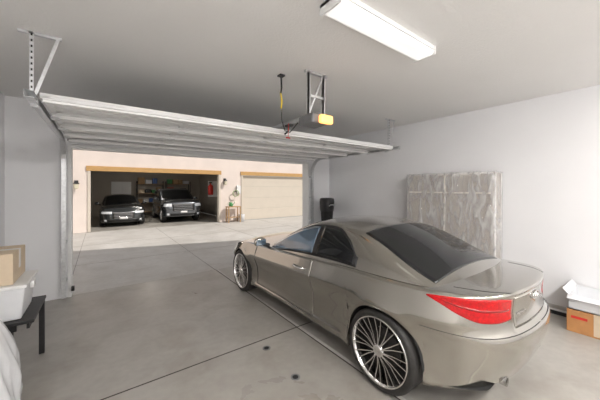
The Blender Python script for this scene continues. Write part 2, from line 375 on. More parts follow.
class Car:
    def __init__(c, P, root, paint):
        c.P = P; c.root = root; c.paint = paint
        pl = catmull(P['plan']); c.xd = np.array([p[0] for p in pl]); c.yd = np.maximum.accumulate(np.array([p[1] for p in pl]))
        seg = np.hypot(np.diff(c.xd), np.diff(c.yd)); c.sd = np.concatenate([[0], np.cumsum(seg)]); c.Ls = c.sd[-1]
        c.zt = pchip(P['zt']); c.rock = pchip(P['rock']); c.crown = pchip(P['crown'])
        c.fs, c.fr, c.ff = pchip(P['fs']), pchip(P['fr']), pchip(P['ff'])
        c.Zr, c.Zc, c.Wb = pchip(P['Zr']), pchip(P['Zc']), pchip(P['Wb'])
        c.R = P['R']; c.Ra = P['Ra']; c.ax = P['axles']; c.r = P.get('round', .05)
    def xy(c, s): return float(np.interp(s, c.sd, c.xd)), float(np.interp(s, c.sd, c.yd))
    def nrm(c, s):
        e = .03; x0, y0 = c.xy(max(s-e, 0)); x1, y1 = c.xy(min(s+e, c.Ls))
        if s < e: x0, y0 = -c.xy(e-s)[0], c.xy(e-s)[1]
        if s > c.Ls-e: x1, y1 = -c.xy(2*c.Ls-s-e)[0], c.xy(2*c.Ls-s-e)[1]
        t = Vector((x1-x0, y1-y0)).normalized(); return Vector((t.y, -t.x))
    def s_of_y(c, y): return float(np.interp(y, c.yd, c.sd))
    def arch(c, x, y):
        if x < .5: return None
        for a in c.ax:
            if abs(y-a) <= c.Ra+1e-5: return c.R+math.sqrt(max(0, c.Ra**2-(y-a)**2))
        return None
    def inset(c, s, z, top=True):
        n = c.nrm(s); x, y = c.xy(s); zt = c.zt(y); zn = z/zt
        rw = min(1, max(0, -n.y)**1.3); fw = max(0, n.y)**1.3
        v = (1-rw-fw)*c.fs(zn)+rw*c.fr(zn)+fw*c.ff(zn)
        if x > .5:
            for a in c.ax:
                d = math.hypot(y-a, z-c.R)
                v -= .022*math.exp(-((d-c.Ra)/.07)**2) if d > c.Ra else .022
                v -= .010*math.exp(-((y-a)/.5)**2)
        if top:
            d = zt-z
            if d < c.r: v += c.r-math.sqrt(max(0, c.r**2-(c.r-d)**2))
        return v
    def surf(c, s, z, side, off=0):
        n = c.nrm(s); x, y = c.xy(s); i = c.inset(s, z)-off
        px = max(0, x-i*n.x); return Vector((side*px, y-i*n.y, z))
    def top(c, s, q, off=0):
        zt = c.zt(c.xy(s)[1]); e = c.surf(s, zt, 1); xe = e.x
        x = q*xe; return Vector((x, e.y, zt+c.crown(e.y)*(xe*xe-x*x)/.64+off))
    def topxy(c, x, y, off=0):
        lo, hi = 0.0, c.s_of_y(0.6)
        for _ in range(30):
            m = (lo+hi)/2
            if c.surf(m, c.zt(c.xy(m)[1]), 1).y < y: lo = m
            else: hi = m
        s = (lo+hi)/2; zt = c.zt(c.xy(s)[1]); e = c.surf(s, zt, 1)
        return Vector((x, y, zt+c.crown(e.y)*max(0, e.x**2-x*x)/.64+off))
    def green(c, y, v, side, off=0):
        def P(y, v):
            zb = c.zt(y)-.03; zc = max(c.Zc(y), zb+.001); zr = max(c.Zr(y), zc+.001)
            wb = c.Wb(y); wc = wb-c.P['tumble']*(zc-zb)
            def raw(v):
                if v <= 1: return Vector((wb+(wc-wb)*v+.018*math.sin(math.pi*v)*min(1, (zc-zb)/.2), 0, zb+(zc-zb)*v))
                q = v-1; return Vector((wc*(1-q), 0, zc+(zr-zc)*(1-(1-q)**2)))
            e = .16
            if 1-e < v < 1+e*.6:
                a, b_, m = raw(1-e), raw(1+e*.6), raw(1); t = (v-1+e)/(e*1.6)
                p = a*(1-t)**2+m*2*t*(1-t)+b_*t*t
            else: p = raw(v)
            p.y = y; return p
        p = P(y, v)
        if off:
            d = .01; t1 = P(y+d, v)-P(y-d, v); t2 = P(y, min(v+d, 2))-P(y, max(v-d, 0)); n = t1.cross(t2)
            if n.length > 1e-9:
                n.normalize()
                if n.z < 0 or (abs(n.z) < .05 and n.x < 0): n = -n
                p = p+n*off
        p.x *= side; return p
    def body(c):
        st = list(np.arange(0, c.Ls, .04))+[c.Ls, .015, c.Ls-.015]
        for a in c.ax:
            sa0, sa1 = c.s_of_y(a-c.Ra-.01), c.s_of_y(a+c.Ra+.01); st = [s for s in st if not (sa0 < s < sa1)]
            for k in range(29): st.append(c.s_of_y(a-c.Ra*math.cos(k*math.pi/28)))
            st += [c.s_of_y(a-c.Ra-.002), c.s_of_y(a+c.Ra+.002)]
        st = sorted(set(round(s, 6) for s in st)); rows = []
        for s in st:
            x, y = c.xy(s); zb = c.arch(x, y)
            if zb is None: zb = c.rock(y)
            zt = c.zt(y); zs = [zb+(zt-c.r-zb)*k/26 for k in range(27)]+[zt-c.r+c.r*math.sin(k*math.pi/14) for k in range(1, 8)]
            side = [c.surf(s, z, 1) for z in zs]
            side = [c.surf(s, zb, 1, -.035)]+side
            tp = [c.top(s, 1-k/9) for k in range(1, 18)]
            rows.append(side+tp+[Vector((-p.x, p.y, p.z)) for p in reversed(side)])
        MB().grid(rows).obj('body', c.paint, c.root, smooth=True, weld=True)
        rows = []
        for s in st:
            x, y = c.xy(s); w = max(0, x-.06)
            if c.arch(x, y) is not None or any(abs(y-a) < c.Ra+.02 for a in c.ax): w = min(w, .58)
            yy = max(min(y, c.yd[-1]-.12), c.yd[0]+.16)
            rows.append([(-w, yy, c.rock(y)+.02), (w, yy, c.rock(y)+.02)])
        MB().grid(rows).obj('underbody', M_blackm, c.root)
        for a in c.ax:
            for sd in (-1, 1):
                rows = []
                for k in range(25):
                    t = k*math.pi/24; rr = c.Ra+.004
                    yy, zz = a+rr*math.cos(t), c.R+rr*math.sin(t)
                    rows.append([(sd*(.84), yy, zz), (sd*.56, yy, zz), (sd*.56, a, c.R-.08)])
                MB().grid(rows).obj('wheel_liner', M_blackm, c.root, smooth=True)
    def greenhouse(c):
        y0, y1 = c.P['gy']; rows = []
        for y in np.linspace(y0, y1, 90):
            vs = [k/10 for k in range(8)]+[.76, .8, .84, .88, .92, .96, 1, 1.03, 1.06, 1.1, 1.15]+[1.2+.1*k for k in range(9)]
            L_ = [c.green(y, v, 1) for v in vs]
            rows.append(L_+[Vector((-p.x, p.y, p.z)) for p in reversed(L_[:-1])])
        MB().grid(rows).obj('roof', c.paint, c.root, smooth=True)
    def patch(c, name, fn, a0, a1, na, nb, m, off, parent=None, skirt=.01, label=None):
        rows = []; A = [a0]+list(np.linspace(a0, a1, na))+[a1]; B = [0]+list(np.linspace(0, 1, nb))+[1]
        for i, a in enumerate(A):
            row = []
            for j, b_ in enumerate(B):
                ed = i in (0, len(A)-1) or j in (0, len(B)-1)
                row.append(fn(a, b_, off-skirt if ed else off))
            rows.append(row)
        return MB().grid(rows).obj(name, m, parent or c.root, smooth=True, label=label)
    def f_side(c, zl, zh, side): return lambda y, b_, off: c.surf(c.s_of_y(y), zl(y)+(zh(y)-zl(y))*b_, side, off)
    def f_rear(c, zl, zh): return lambda a, b_, off: c.surf(abs(a), zl(abs(a))+(zh(abs(a))-zl(abs(a)))*b_, 1 if a >= 0 else -1, off)
    def f_front(c, zl, zh): return lambda a, b_, off: c.surf(c.Ls-abs(a), zl(abs(a))+(zh(abs(a))-zl(abs(a)))*b_, 1 if a >= 0 else -1, off)
    def f_gs(c, vl, vh, side): return lambda y, b_, off: c.green(y, vl(y)+(vh(y)-vl(y))*b_, side, off)
    def f_gc(c, v0): return lambda y, b_, off: c.green(y, 2-(2-v0)*abs(2*b_-1), 1 if b_ >= .5 else -1, off)
    def wheel(c, sd, ya, xo, Rr, spokes, style):
        R = c.R
        w = empty('wheel', (sd*xo, ya, R), None, None, parent=c.root)
        f = lambda prof: [(r, sd*h) for r, h in prof]
        MB().lathe(f([(Rr, -.002), (Rr+.010, .006), (R-.028, .004), (R-.010, -.008), (R, -.03), (R, -.2), (R-.02, -.228), (Rr, -.228)]), (0, 0, 0), 'X', 56).obj('tire', M_rubber, w, smooth=True)
        mb = MB().lathe(f([(Rr+.002, -.002), (Rr-.004, .007), (Rr-.014, .005), (Rr-.022, -.014), (Rr-.030, -.05), (Rr-.035, -.2)]), (0, 0, 0), 'X', 56)
        for k in range(spokes):
            a = 2*math.pi*k/spokes
            for dl in (-1, 1):
                a0 = a+dl*(.04 if style else .03); a1 = a+dl*math.pi/spokes*(.46 if style else .52)
                pts = [(sd*-.010, .045*math.cos(a0), .045*math.sin(a0)), (sd*-.026, .14*math.cos((a0+a1)/2), .14*math.sin((a0+a1)/2)), (sd*-.012, (Rr-.018)*math.cos(a1), (Rr-.018)*math.sin(a1))]
                for (p, q) in ((pts[0], pts[1]), (pts[1], pts[2])):
                    p, q = Vector(p), Vector(q); d = (q-p).normalized(); u = Vector((1, 0, 0)); wv = d.cross(u).normalized()*(.0066 if style else .012); u = u*.012*sd
                    vs = [p-wv-u, p+wv-u, p+wv*.6+u, p-wv*.6+u, q-wv-u, q+wv-u, q+wv*.6+u, q-wv*.6+u]
                    mb.add(vs, [(0,3,2,1),(4,5,6,7),(0,1,5,4),(1,2,6,5),(2,3,7,6),(3,0,4,7)])
        mb.obj('rim', M_rim, w, smooth=False)
        MB().lathe(f([(.055, -.03), (.055, -.004), (.045, .004), (.03, .006), (.001, .008)]), (0, 0, 0), 'X', 24).obj('hub_cap', M_rim, w, smooth=True)
        MB().lathe(f([(.165, -.12), (.165, -.095), (.05, -.09), (.001, -.09)]), (0, 0, 0), 'X', 32).obj('brake_disc', M_disc, w)
        MB().lathe(f([(Rr-.031, -.13), (.001, -.14)]), (0, 0, 0), 'X', 32).obj('inner_barrel', M_blackm, w)
    def mirror(c, sd, y, x, z, m):
        o = MB(); rows = []
        for i in range(13):
            t = i/12*math.pi; rows.append([(sd*(x+.095*-math.cos(t)), y+.055*math.sin(t)**.8*math.cos(k*math.pi/8)*(1 if math.cos(k*math.pi/8) > 0 else .45), z+.062*math.sin(t)**.6*math.sin(k*math.pi/8)+.012*math.sin(t)) for k in range(17)])
        mo = o.grid(rows).obj('side_mirror', m, c.root, smooth=True, weld=True)
        MB().tube([(sd*(x-.05), y, z-.03), (sd*(x-.15), y+.02, z-.06)], [.022, .03], 10).obj('mirror_stalk', M_black, mo)
        MB().box(sd*x-.075, sd*x+.075, y-.033, y-.028, z-.035, z+.045).obj('mirror_glass', M_glassb, mo, bevel=.002)

K = lambda v: (lambda *_: v)
def mir(fr, sd): return lambda a, b_, off: fr(a*sd, b_, off)
g35 = dict(
    plan=[(0,-.905),(.25,-.893),(.46,-.855),(.63,-.78),(.745,-.66),(.82,-.48),(.868,-.15),(.885,.3),(.878,.9),(.874,1.5),(.878,2.1),(.885,2.6),(.875,2.95),(.84,3.2),(.76,3.42),(.58,3.58),(.3,3.67),(0,3.69)],
    zt=[(-.95,.995),(-.8,.99),(-.5,.975),(-.2,.968),(.3,.965),(1.0,.935),(1.8,.90),(2.2,.885),(2.8,.845),(3.2,.765),(3.5,.67),(3.7,.62)],
    rock=[(-.95,.35),(-.7,.30),(-.4,.25),(0,.2),(2.85,.2),(3.3,.2),(3.7,.22)],
    crown=[(-.95,.015),(-.7,.025),(-.3,.04),(2.0,.06),(2.6,.08),(3.3,.08),(3.7,.03)],
    fs=[(0,.08),(.2,.065),(.25,.03),(.31,.048),(.40,.062),(.58,.052),(.70,.016),(.775,.0),(.80,.002),(.86,.018),(.95,.046),(1,.058)],
    fr=[(0,.20),(.25,.14),(.36,.08),(.5,.025),(.6,.004),(.66,0),(.705,.012),(.735,.045),(.85,.062),(.95,.052),(1,.030)],
    ff=[(0,.12),(.3,.08),(.45,.02),(.7,0),(.85,.02),(1,.07)],
    Zr=[(-.66,.94),(-.55,.985),(-.42,1.035),(-.2,1.13),(0,1.215),(.2,1.288),(.45,1.352),(.8,1.387),(1.05,1.38),(1.3,1.33),(1.6,1.225),(1.9,1.09),(2.15,.965),(2.35,.87)],
    Zc=[(-.66,.91),(-.45,.96),(-.2,1.045),(0,1.135),(.2,1.22),(.45,1.292),(.8,1.335),(1.05,1.322),(1.3,1.26),(1.6,1.125),(1.85,.98),(2.05,.875),(2.35,.83)],
    Wb=[(-.66,.69),(-.4,.74),(-.2,.775),(0,.80),(.4,.82),(1.0,.82),(1.8,.80),(2.1,.775),(2.35,.72)],
    tumble=.46, R=.345, Ra=.376, axles=(0, 2.85), gy=(-.62, 2.33), round=.03)
root = empty('car', (2.82, 1.50, 0), 'silver two-door sports coupe with polished multi-spoke wheels on concrete floor', 'car')
C = Car(g35, root, M_paint); C.body(); C.greenhouse()
vq = pchip([(.34, .36), (.5, .72), (.7, .88), (.94, .90)])
for sd in (-1, 1):
    for ya in (0, 2.85): C.wheel(sd, ya, .885, .290, 12, 1)
    C.patch('door_seam', C.f_side(K(.264), lambda y: C.zt(y)-.012, sd), .957, 2.343, 30, 24, M_blackm, .0015)
    d = C.patch('door', C.f_side(K(.27), lambda y: C.zt(y)-.018, sd), .962, 2.338, 40, 38, M_paint, .004, skirt=.003)
    hs = [C.surf(C.s_of_y(y), .795, sd, o) for y, o in ((1.08, .005), (1.11, .032), (1.2, .038), (1.28, .032), (1.31, .005))]
    MB().tube(hs, [.010, .012, .013, .012, .010], 8).obj('door_handle', M_chrome, d, smooth=True)
    C.patch('window_trim', C.f_gs(K(.13), lambda y: .96 if y > .94 else min(.96, vq(y)+.06), sd), .32, 2.04, 90, 8, M_black, .003, skirt=.006)
    C.patch('side_window', C.f_gs(K(.19), lambda y: .90, sd), 1.02, 1.98, 40, 10, M_glassb, .006, skirt=.004)
    C.patch('quarter_window', C.f_gs(K(.19), vq, sd), .37, .94, 24, 10, M_glass, .006, skirt=.004)
    lo = pchip([(.42, .80), (.55, .79), (.72, .80), (.86, .84), (.98, .89), (1.10, .934)])
    hi = pchip([(.42, .94), (.55, .955), (.75, .962), (.92, .957), (1.10, .942)])
    tl = C.patch('tail_light', mir(C.f_rear(lo, hi), sd), .42, 1.10, 34, 12, M_red, .007, skirt=.014)
    l2 = lambda a, lo=lo, hi=hi: lo(a)+(hi(a)-lo(a))*.46
    h2 = lambda a, lo=lo, hi=hi: lo(a)+(hi(a)-lo(a))*.56
    C.patch('inner_lens', mir(C.f_rear(l2, h2), sd), .45, .98, 24, 3, M_redlt, .0085, tl, skirt=.003)
    C.patch('bumper_seam', mir(C.f_rear(K(.700), K(.7035)), sd), 0.02, 1.14, 40, 2, M_blackm, .0008, skirt=.002)
    C.mirror(sd, 2.02, .95, .965, M_paint)
    MB().lathe([(.026, 0), (.032, -.004), (.034, .12), (.026, .12), (.026, 0)], (sd*.42, -.79, .335), 'Y', 24).obj('exhaust_tip', M_exh, root, smooth=True)
    C.patch('headlight', mir(C.f_front(K(.50), K(.60)), sd), .5, 1.0, 16, 6, M_lamp, .01)
C.patch('windshield', C.f_gc(1.10), 1.33, 2.16, 30, 30, M_glass, .005, skirt=.006)
C.patch('rear_window', C.f_gc(1.10), -.39, .37, 30, 30, M_glass, .005, skirt=.006)
wt = pchip([(-.84, .40), (-.7, .53), (-.5, .60)])
for sd in (-1, 1):
    pts = [C.topxy(sd*wt(y), y, .0005) for y in np.linspace(-.50, -.82, 24)]
    MB().tube(pts, .002, 5).obj('trunk_seam', M_blackm, root)
tr = C.patch('trunk_lid', C.f_rear(K(.73), K(.955)), -.385, .385, 30, 14, M_paint, .004, skirt=.004)
pts = [C.f_rear(K(.90+.030*math.sin(t)), K(.90+.030*math.sin(t)))(.07*math.cos(t), 0, .012) for t in np.linspace(0, 2*math.pi, 25)]
mb = MB().tube(pts, .0055, 6)
for dx in (-.024, .024): mb.tube([C.f_rear(K(.873), K(.873))(dx, 0, .012), C.f_rear(K(.917), K(.917))(dx*.15, 0, .012)], .005, 6)
mb.obj('emblem', M_chrome, tr, smooth=True)
def badge(txt, s, z, sz, sd):
    cu = bpy.data.curves.new('badge', 'FONT'); cu.body = txt; cu.size = sz; cu.extrude = .0015; cu.align_x = 'CENTER'; cu.space_character = 1.15
    to = bpy.data.objects.new('tmp', cu); COL.objects.link(to)
    dg = bpy.context.evaluated_depsgraph_get(); me = bpy.data.meshes.new_from_object(to.evaluated_get(dg)); bpy.data.objects.remove(to)
    me.materials.clear(); me.materials.append(M_chrome)
    o = bpy.data.objects.new('lettering', me); COL.objects.link(o); o.parent = tr
    n2 = C.nrm(s); p = C.surf(s, z, sd, .009); o.location = p
    o.rotation_euler = (math.pi/2, 0, math.atan2(sd*n2.x, -n2.y)); return o
badge('INFINITI', .27, .81, .034, -1); badge('G35', .29, .81, .040, 1)
C.patch('front_grille', C.f_front(K(.42), K(.55)), -.3, .3, 12, 4, M_black, .006)

# ---- opposite cars
def front_bits(C, gz0, gz1, gw, hz0, hz1, lz0, lz1, h0=.45, h1=.95, bars=4):
    g = C.patch('grille', C.f_front(K(gz0), K(gz1)), -gw, gw, 16, 5, M_black, .006)
    for k in range(bars):
        z = gz0+(gz1-gz0)*(k+.5)/bars
        C.patch('grille_bar', C.f_front(K(z-.009), K(z+.009)), -gw+.03, gw-.03, 12, 2, M_chrome, .016, g)
    C.patch('grille_surround', C.f_front(K(gz1), K(gz1+.025)), -gw-.03, gw+.03, 12, 2, M_chrome, .014)
    C.patch('lower_intake', C.f_front(K(lz0), K(lz1)), -.62, .62, 20, 4, M_black, .006)
    C.patch('number_plate', C.f_front(K(lz1+.01), K(lz1+.11)), -.16, .16, 6, 3, M_white, .02)
    for sd in (-1, 1):
        C.patch('headlight', mir(C.f_front(K(hz0), K(hz1)), sd), h0, h1, 16, 6, M_lamp, .01)
        C.patch('fog_light', mir(C.f_front(K(lz0+.02), K(lz1)), sd), .68, .80, 6, 4, M_lamp, .014)
sed = dict(g35); sed['round'] = .05
sed['plan'] = [(0,-1.0),(.3,-.98),(.6,-.90),(.76,-.72),(.84,-.4),(.88,.2),(.89,1.0),(.89,2.0),(.885,2.7),(.86,3.05),(.80,3.3),(.66,3.46),(.4,3.56),(0,3.60)]
sed['zt'] = [(-1,1.0),(-.2,1.0),(1,.96),(2.0,.94),(2.8,.90),(3.2,.84),(3.45,.76),(3.6,.72)]
sed['Zr'] = [(-.8,.98),(-.5,1.12),(0,1.32),(.5,1.42),(1.0,1.44),(1.4,1.40),(1.9,1.18),(2.35,.92)]
sed['Zc'] = [(-.8,.95),(-.5,1.05),(0,1.24),(.5,1.35),(1.0,1.38),(1.4,1.32),(1.9,1.06),(2.35,.88)]
sed['Wb'] = [(-.8,.66),(0,.80),(1.0,.82),(2.0,.80),(2.35,.74)]; sed['gy'] = (-.75, 2.33); sed['tumble'] = .42
sed['axles'] = (0, 2.7); sed['R'] = .33; sed['Ra'] = .36
root = empty('car', (.86, 14.6+3.6, 0), 'dark grey sedan facing out, parked inside the neighbouring garage', 'car', rot=math.pi)
C = Car(sed, root, M_paintdk); C.body(); C.greenhouse()
front_bits(C, .38, .64, .42, .60, .70, .24, .34)
C.patch('windshield', C.f_gc(1.08), 1.4, 2.25, 20, 20, M_glass, .008)
for sd in (-1, 1):
    for ya in (0, 2.7): C.wheel(sd, ya, .885, .23, 5, 0)
    C.patch('side_window', C.f_gs(K(.15), K(.9), sd), -.1, 1.95, 30, 8, M_glass, .006)
    C.mirror(sd, 1.95, .99, 1.0, M_paintdk)
suv = dict(sed)
suv['plan'] = [(0,-1.0),(.4,-.98),(.7,-.92),(.84,-.75),(.89,-.4),(.92,.2),(.93,1.0),(.93,2.0),(.93,2.7),(.92,3.05),(.90,3.3),(.82,3.46),(.5,3.55),(0,3.57)]
suv['zt'] = [(-1,1.12),(1,1.12),(2.0,1.12),(2.8,1.10),(3.2,1.08),(3.45,1.05),(3.6,1.03)]
suv['rock'] = [(-1,.36),(0,.30),(2.7,.30),(3.6,.32)]
suv['Zr'] = [(-.95,1.35),(-.8,1.55),(-.3,1.70),(.5,1.74),(1.2,1.73),(1.5,1.67),(1.9,1.43),(2.35,1.10)]
suv['Zc'] = [(-.95,1.25),(-.8,1.45),(-.3,1.64),(.5,1.70),(1.2,1.69),(1.5,1.62),(1.9,1.36),(2.35,1.07)]
suv['Wb'] = [(-.95,.80),(0,.86),(1.0,.88),(2.0,.86),(2.35,.82)]; suv['gy'] = (-.95, 2.33); suv['tumble'] = .22
suv['R'] = .37; suv['Ra'] = .41; suv['round'] = .035
root = empty('car', (3.45, 14.7+3.57, 0), 'charcoal grey sport utility vehicle with chrome grille inside the neighbouring garage', 'car', rot=math.pi)
C = Car(suv, root, M_paintbl); C.body(); C.greenhouse()
front_bits(C, .60, .93, .52, .82, .97, .36, .48, h0=.57, h1=1.02, bars=4)
C.patch('windshield', C.f_gc(1.08), 1.5, 2.25, 20, 20, M_glass, .008)
for sd in (-1, 1):
    for ya in (0, 2.7): C.wheel(sd, ya, .915, .25, 6, 0)
    C.patch('side_window', C.f_gs(K(.15), K(.9), sd), -.5, 1.95, 30, 8, M_glass, .006)
    C.mirror(sd, 1.95, 1.03, 1.16, M_paintbl)

# ------------------------------------------------------------ opposite building
YO = 13.7; A0, A1, B0, B1 = -.33, 4.90, 6.2, 10.5
mb = MB()
for (a, c) in ((-9, A0), (A1, B0), (B1, 18)): mb.box(a, c, YO, YO+.2, -.05, 4.6)
for (a, c) in ((A0, A1), (B0, B1)): mb.box(a, c, YO, YO+.2, 2.46, 4.6)
mb.obj('wall_opposite', M_stucco, **S)
for i, (a, c) in enumerate(((A0, A1), (B0, B1))):
    MB().box(a-.12, c+.12, YO-.05, YO+.1, 2.44, 2.64).obj('trim_%d' % (4+i*3), M_tan, bevel=.01, **S)
    MB().box(a-.08, a+.02, YO-.04, YO+.21, 0, 2.44).obj('trim_%d' % (5+i*3), M_tandoor, bevel=.01, **S)
    MB().box(c-.02, c+.08, YO-.04, YO+.21, 0, 2.44).obj('trim_%d' % (6+i*3), M_tandoor, bevel=.01, **S)
mb = MB()
for k in range(4):
    z = .01+k*.605; mb.box(B0+.02, B1-.02, YO+.08, YO+.12, z, z+.598)
mb.obj('door_1', M_tandoor, bevel=.006, **S)
YE = 20.5
MB().box(-1.2, 5.9, YO, YE+.15, -.2, -.005).obj('floor_opposite', M_floor, **S)
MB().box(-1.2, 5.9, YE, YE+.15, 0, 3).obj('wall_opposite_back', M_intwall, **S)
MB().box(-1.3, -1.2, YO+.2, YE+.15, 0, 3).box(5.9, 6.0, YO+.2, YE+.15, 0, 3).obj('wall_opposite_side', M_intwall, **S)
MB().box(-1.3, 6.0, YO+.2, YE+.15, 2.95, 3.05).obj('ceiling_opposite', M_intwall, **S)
mb = MB().box(.55, 1.6, YE-.05, YE, 0, 2.15)
for (x0, x1) in ((.65, 1.03), (1.12, 1.5)):
    for (z0, z1) in ((.15, .9), (1.05, 1.95)): mb.box(x0, x1, YE-.065, YE-.05, z0, z1)
mb.obj('door_2', M_white, bevel=.008, **S)
fe = empty('fluorescent_or_fill_light', (2.3, 16.5, 2.94), 'added white fill light on the neighbouring garage ceiling', 'ceiling light', group='ceiling fluorescent fixtures')  # lamp added out of sight to light the neighbouring garage interior
MB().box(-.6, .6, -.1, .1, -.04, 0).obj('housing', M_white, fe)
MB().box(-.58, .58, -.08, .08, -.07, -.04).obj('diffuser', mat('fill_light', (.9, .9, .9), .5, emit=(1, .93, .84), es=44), fe)
for sxp in (1.9, 3.6):
    e = empty('shelving_unit', (sxp, YE-.3, 0), 'black metal garage shelving unit against the back wall', 'shelf', group='garage shelving units')
    for x in (0, 1.5):
        for y in (-.22, .22): MB().box(x-.02, x+.02, y-.02, y+.02, 0, 2.2).obj('post', M_black, e)
    for z in (.2, .8, 1.4, 2.0): MB().box(-.02, 1.52, -.24, .24, z, z+.03).obj('shelf_board', M_wood, e)
    cols = [M_card, M_bin, M_blue, M_redp, M_cardlt, M_black, M_green, M_card]
    k = 0
    for z in (.83, 1.43, 2.03):
        x = sxp+.04
        while x < sxp+1.3:
            w = random.uniform(.22, .42); h = random.uniform(.18, .42) if z < 2 else random.uniform(.2, .5)
            if x+w > sxp+1.48: break
            mm = cols[k % 8]; nm = {'cardboard': 'brown cardboard', 'pale_cardboard': 'pale cardboard', 'white_plastic_bin': 'white plastic', 'blue_plastic': 'blue plastic', 'red_plastic': 'red plastic', 'black_plastic': 'black plastic', 'green_plastic': 'green plastic'}[mm.name]
            bx = empty('storage_box', (x+w/2, YE-.3, z), nm+' storage box on the garage shelf', 'box', group='boxes on the garage shelves')
            MB().box(-w/2+.01, w/2-.01, -.17, .17, 0, h*.85).obj('container', mm, bx, bevel=.01)
            MB().box(-w/2, w/2, -.18, .18, h*.85, h*.85+.03).obj('lid', mm, bx, bevel=.008)
            x += w+.03; k += 1
e = empty('fire_extinguisher', (5.1, 15.6, 1.35), 'red cylinder extinguisher mounted on a white panel', 'fire extinguisher')
MB().lathe([(.001, 0), (.13, .01), (.14, .05), (.14, .5), (.1, .58), (.03, .62), (.03, .68)], (0, 0, 0), n=20).obj('cylinder', M_redp, e, smooth=True)
MB().box(-.1, .08, -.03, .03, .68, .74).obj('handle', M_black, e)
MB().box(-.1, .80, .1, .16, -.1, .8).obj('mounting_panel', M_white, e)
for x, z in ((-.75, 1.75), (5.2, 1.95)):
    e = empty('wall_lantern', (x, YO, z), 'dark metal wall lantern on the stucco wall beside the garage', 'wall lamp', group='exterior wall lanterns')
    MB().box(-.06, .06, -.02, 0, .0, .3).tube([(0, -.02, .24), (0, -.12, .27)], .015).obj('bracket', M_black, e)
    MB().lathe([(.02, .0), (.07, .03), (.09, .22), (.02, .30)], (0, -.14, -.04), n=6).obj('lantern_body', M_lantern, e)
    MB().lathe([(.11, .20), (.02, .33), (.001, .33)], (0, -.14, -.04), n=6).obj('lantern_cap', M_black, e)
e = empty('wooden_table', (5.55, YO-.32, -.012), 'small wooden potting table against the stucco wall', 'table')
MB().box(-.35, .35, -.2, .2, .78, .82).obj('table_top', M_wood, e, bevel=.005)
for x in (-.31, .31):
    for y in (-.16, .16): MB().box(x-.025, x+.025, y-.025, y+.025, 0, .78).obj('leg', M_wood, e)
MB().box(-.31, .31, -.16, .16, .25, .27).obj('lower_shelf', M_wood, e)
e = empty('watering_can', (5.42, YO-.32, .808), 'green watering can on the wooden table', 'watering can')
MB().lathe([(.001, 0), (.09, 0), (.10, .05), (.08, .2), (.05, .21)], (0, 0, 0), n=18).obj('body', M_green, e, smooth=True)
MB().tube([(.08, 0, .05), (.16, 0, .14), (.2, 0, .22)], .015).obj('spout', M_green, e)
MB().tube([(-.08, 0, .05), (-.15, 0, .12), (-.1, 0, .22), (0, 0, .24)], .01).obj('handle', M_green, e)
e = empty('hose_reel', (5.75, YO-.12, .85), 'coiled green garden hose hanging on the stucco wall', 'hose')
mb = MB()
mb.tube([((.16+.01*math.sin(t*3))*math.cos(t), -.03-.002*t, .62+(.16+.01*math.sin(t*2))*math.sin(t)) for t in np.linspace(0, 8*math.pi, 100)], .013, 6)
mb.obj('hose', mat('pale_hose', (.35, .45, .2), .5, var=.1), e, smooth=True)
MB().box(-.05, .05, -.02, .12, .72, .76).obj('bracket', M_black, e)
e = empty('bucket', (6.02, YO-.3, -.012), 'white plastic bucket standing by the stucco wall', 'bucket')
MB().lathe([(.001, 0), (.13, 0), (.16, .36), (.165, .38), (.14, .38)], (0, 0, 0), n=22).obj('tub', M_bin, e, smooth=True)
MB().tube([(.16*math.cos(t), -.05, .36-.1*math.sin(t)) for t in np.linspace(0, math.pi, 12)], .005, 6).obj('handle', M_galv, e)
e = empty('meter_box', (5.95, YO, 1.45), 'grey electrical box fixed to the stucco wall', 'electrical box')
MB().box(-.11, .11, -.1, 0, 0, .42).obj('cabinet', M_galv, e, bevel=.006)
MB().box(-.09, .09, -.112, -.1, .03, .39).obj('cover', M_white, e, bevel=.004)

# ------------------------------------------------------------ mattress on right wall
e = empty('mattress', (5.01, 2.34, 0), 'grey-beige mattress wrapped in wrinkled clear plastic leaning against the white wall', 'mattress')
W2, HT, TH = .74, 2.0, .15
def pillow(off, amp, seed):
    random.seed(seed); n = 70
    prm = [(random.uniform(2, 16), random.uniform(2, 14), random.uniform(0, 6), random.uniform(-1, 1)) for _ in range(12)]
    def wr(u, v): return amp*sum(p[3]*(1-2*abs(math.sin(p[0]*u+p[1]*v+p[2]))) for p in prm)
    mb = MB()
    for sgn in (-1, 1):
        rows = []
        for i in range(n+1):
            u = -1+2*i/n; row = []
            for j in range(n+1):
                v = -1+2*j/n; ed = min(1, (1-abs(u))*14)**.5*min(1, (1-abs(v))*14)**.5
                row.append((sgn*((TH+off)*(.8+.2*ed)+wr(u, v)*.5*ed), u*(W2+off), HT/2+v*(HT/2+off)))
            rows.append(row)
        mb.grid(rows)
    ring = [(-1+2*i/n, -1) for i in range(n)]+[(1, -1+2*i/n) for i in range(n)]+[(1-2*i/n, 1) for i in range(n)]+[(-1, 1-2*i/n) for i in range(n+1)]
    rows = [[(x*(TH+off)*.8, u*(W2+off), HT/2+v*(HT/2+off)) for (u, v) in ring] for x in (-1, -.3, .3, 1)]
    mb.grid(rows); return mb
pillow(0, .001, 3).obj('mattress_core', M_fabric, e, smooth=True, weld=True)
pillow(.018, .009, 8).obj('plastic_cover', M_film, e, smooth=True, weld=True)
for x in (-TH*.82, TH*.8):
    mb = MB()
    for sy in (-1, 1): mb.tube([(x, sy*(W2-.005), .04), (x, sy*(W2-.005), HT-.02)], .016, 8)
    for z in (.04, HT-.01): mb.tube([(x, -W2+.03, z), (x, W2-.03, z)], .016, 8)
    mb.obj('edge_piping', M_tapelt, e, smooth=True)
MB().box(-TH-.016, -TH+.004, .0, .025, .03, HT-.03).obj('seam_strip', M_tape, e, bevel=.003)
MB().box(-TH-.016, -TH+.004, -W2+.05, W2-.05, 1.66, 1.685).obj('cross_strip', M_tape, e, bevel=.003)
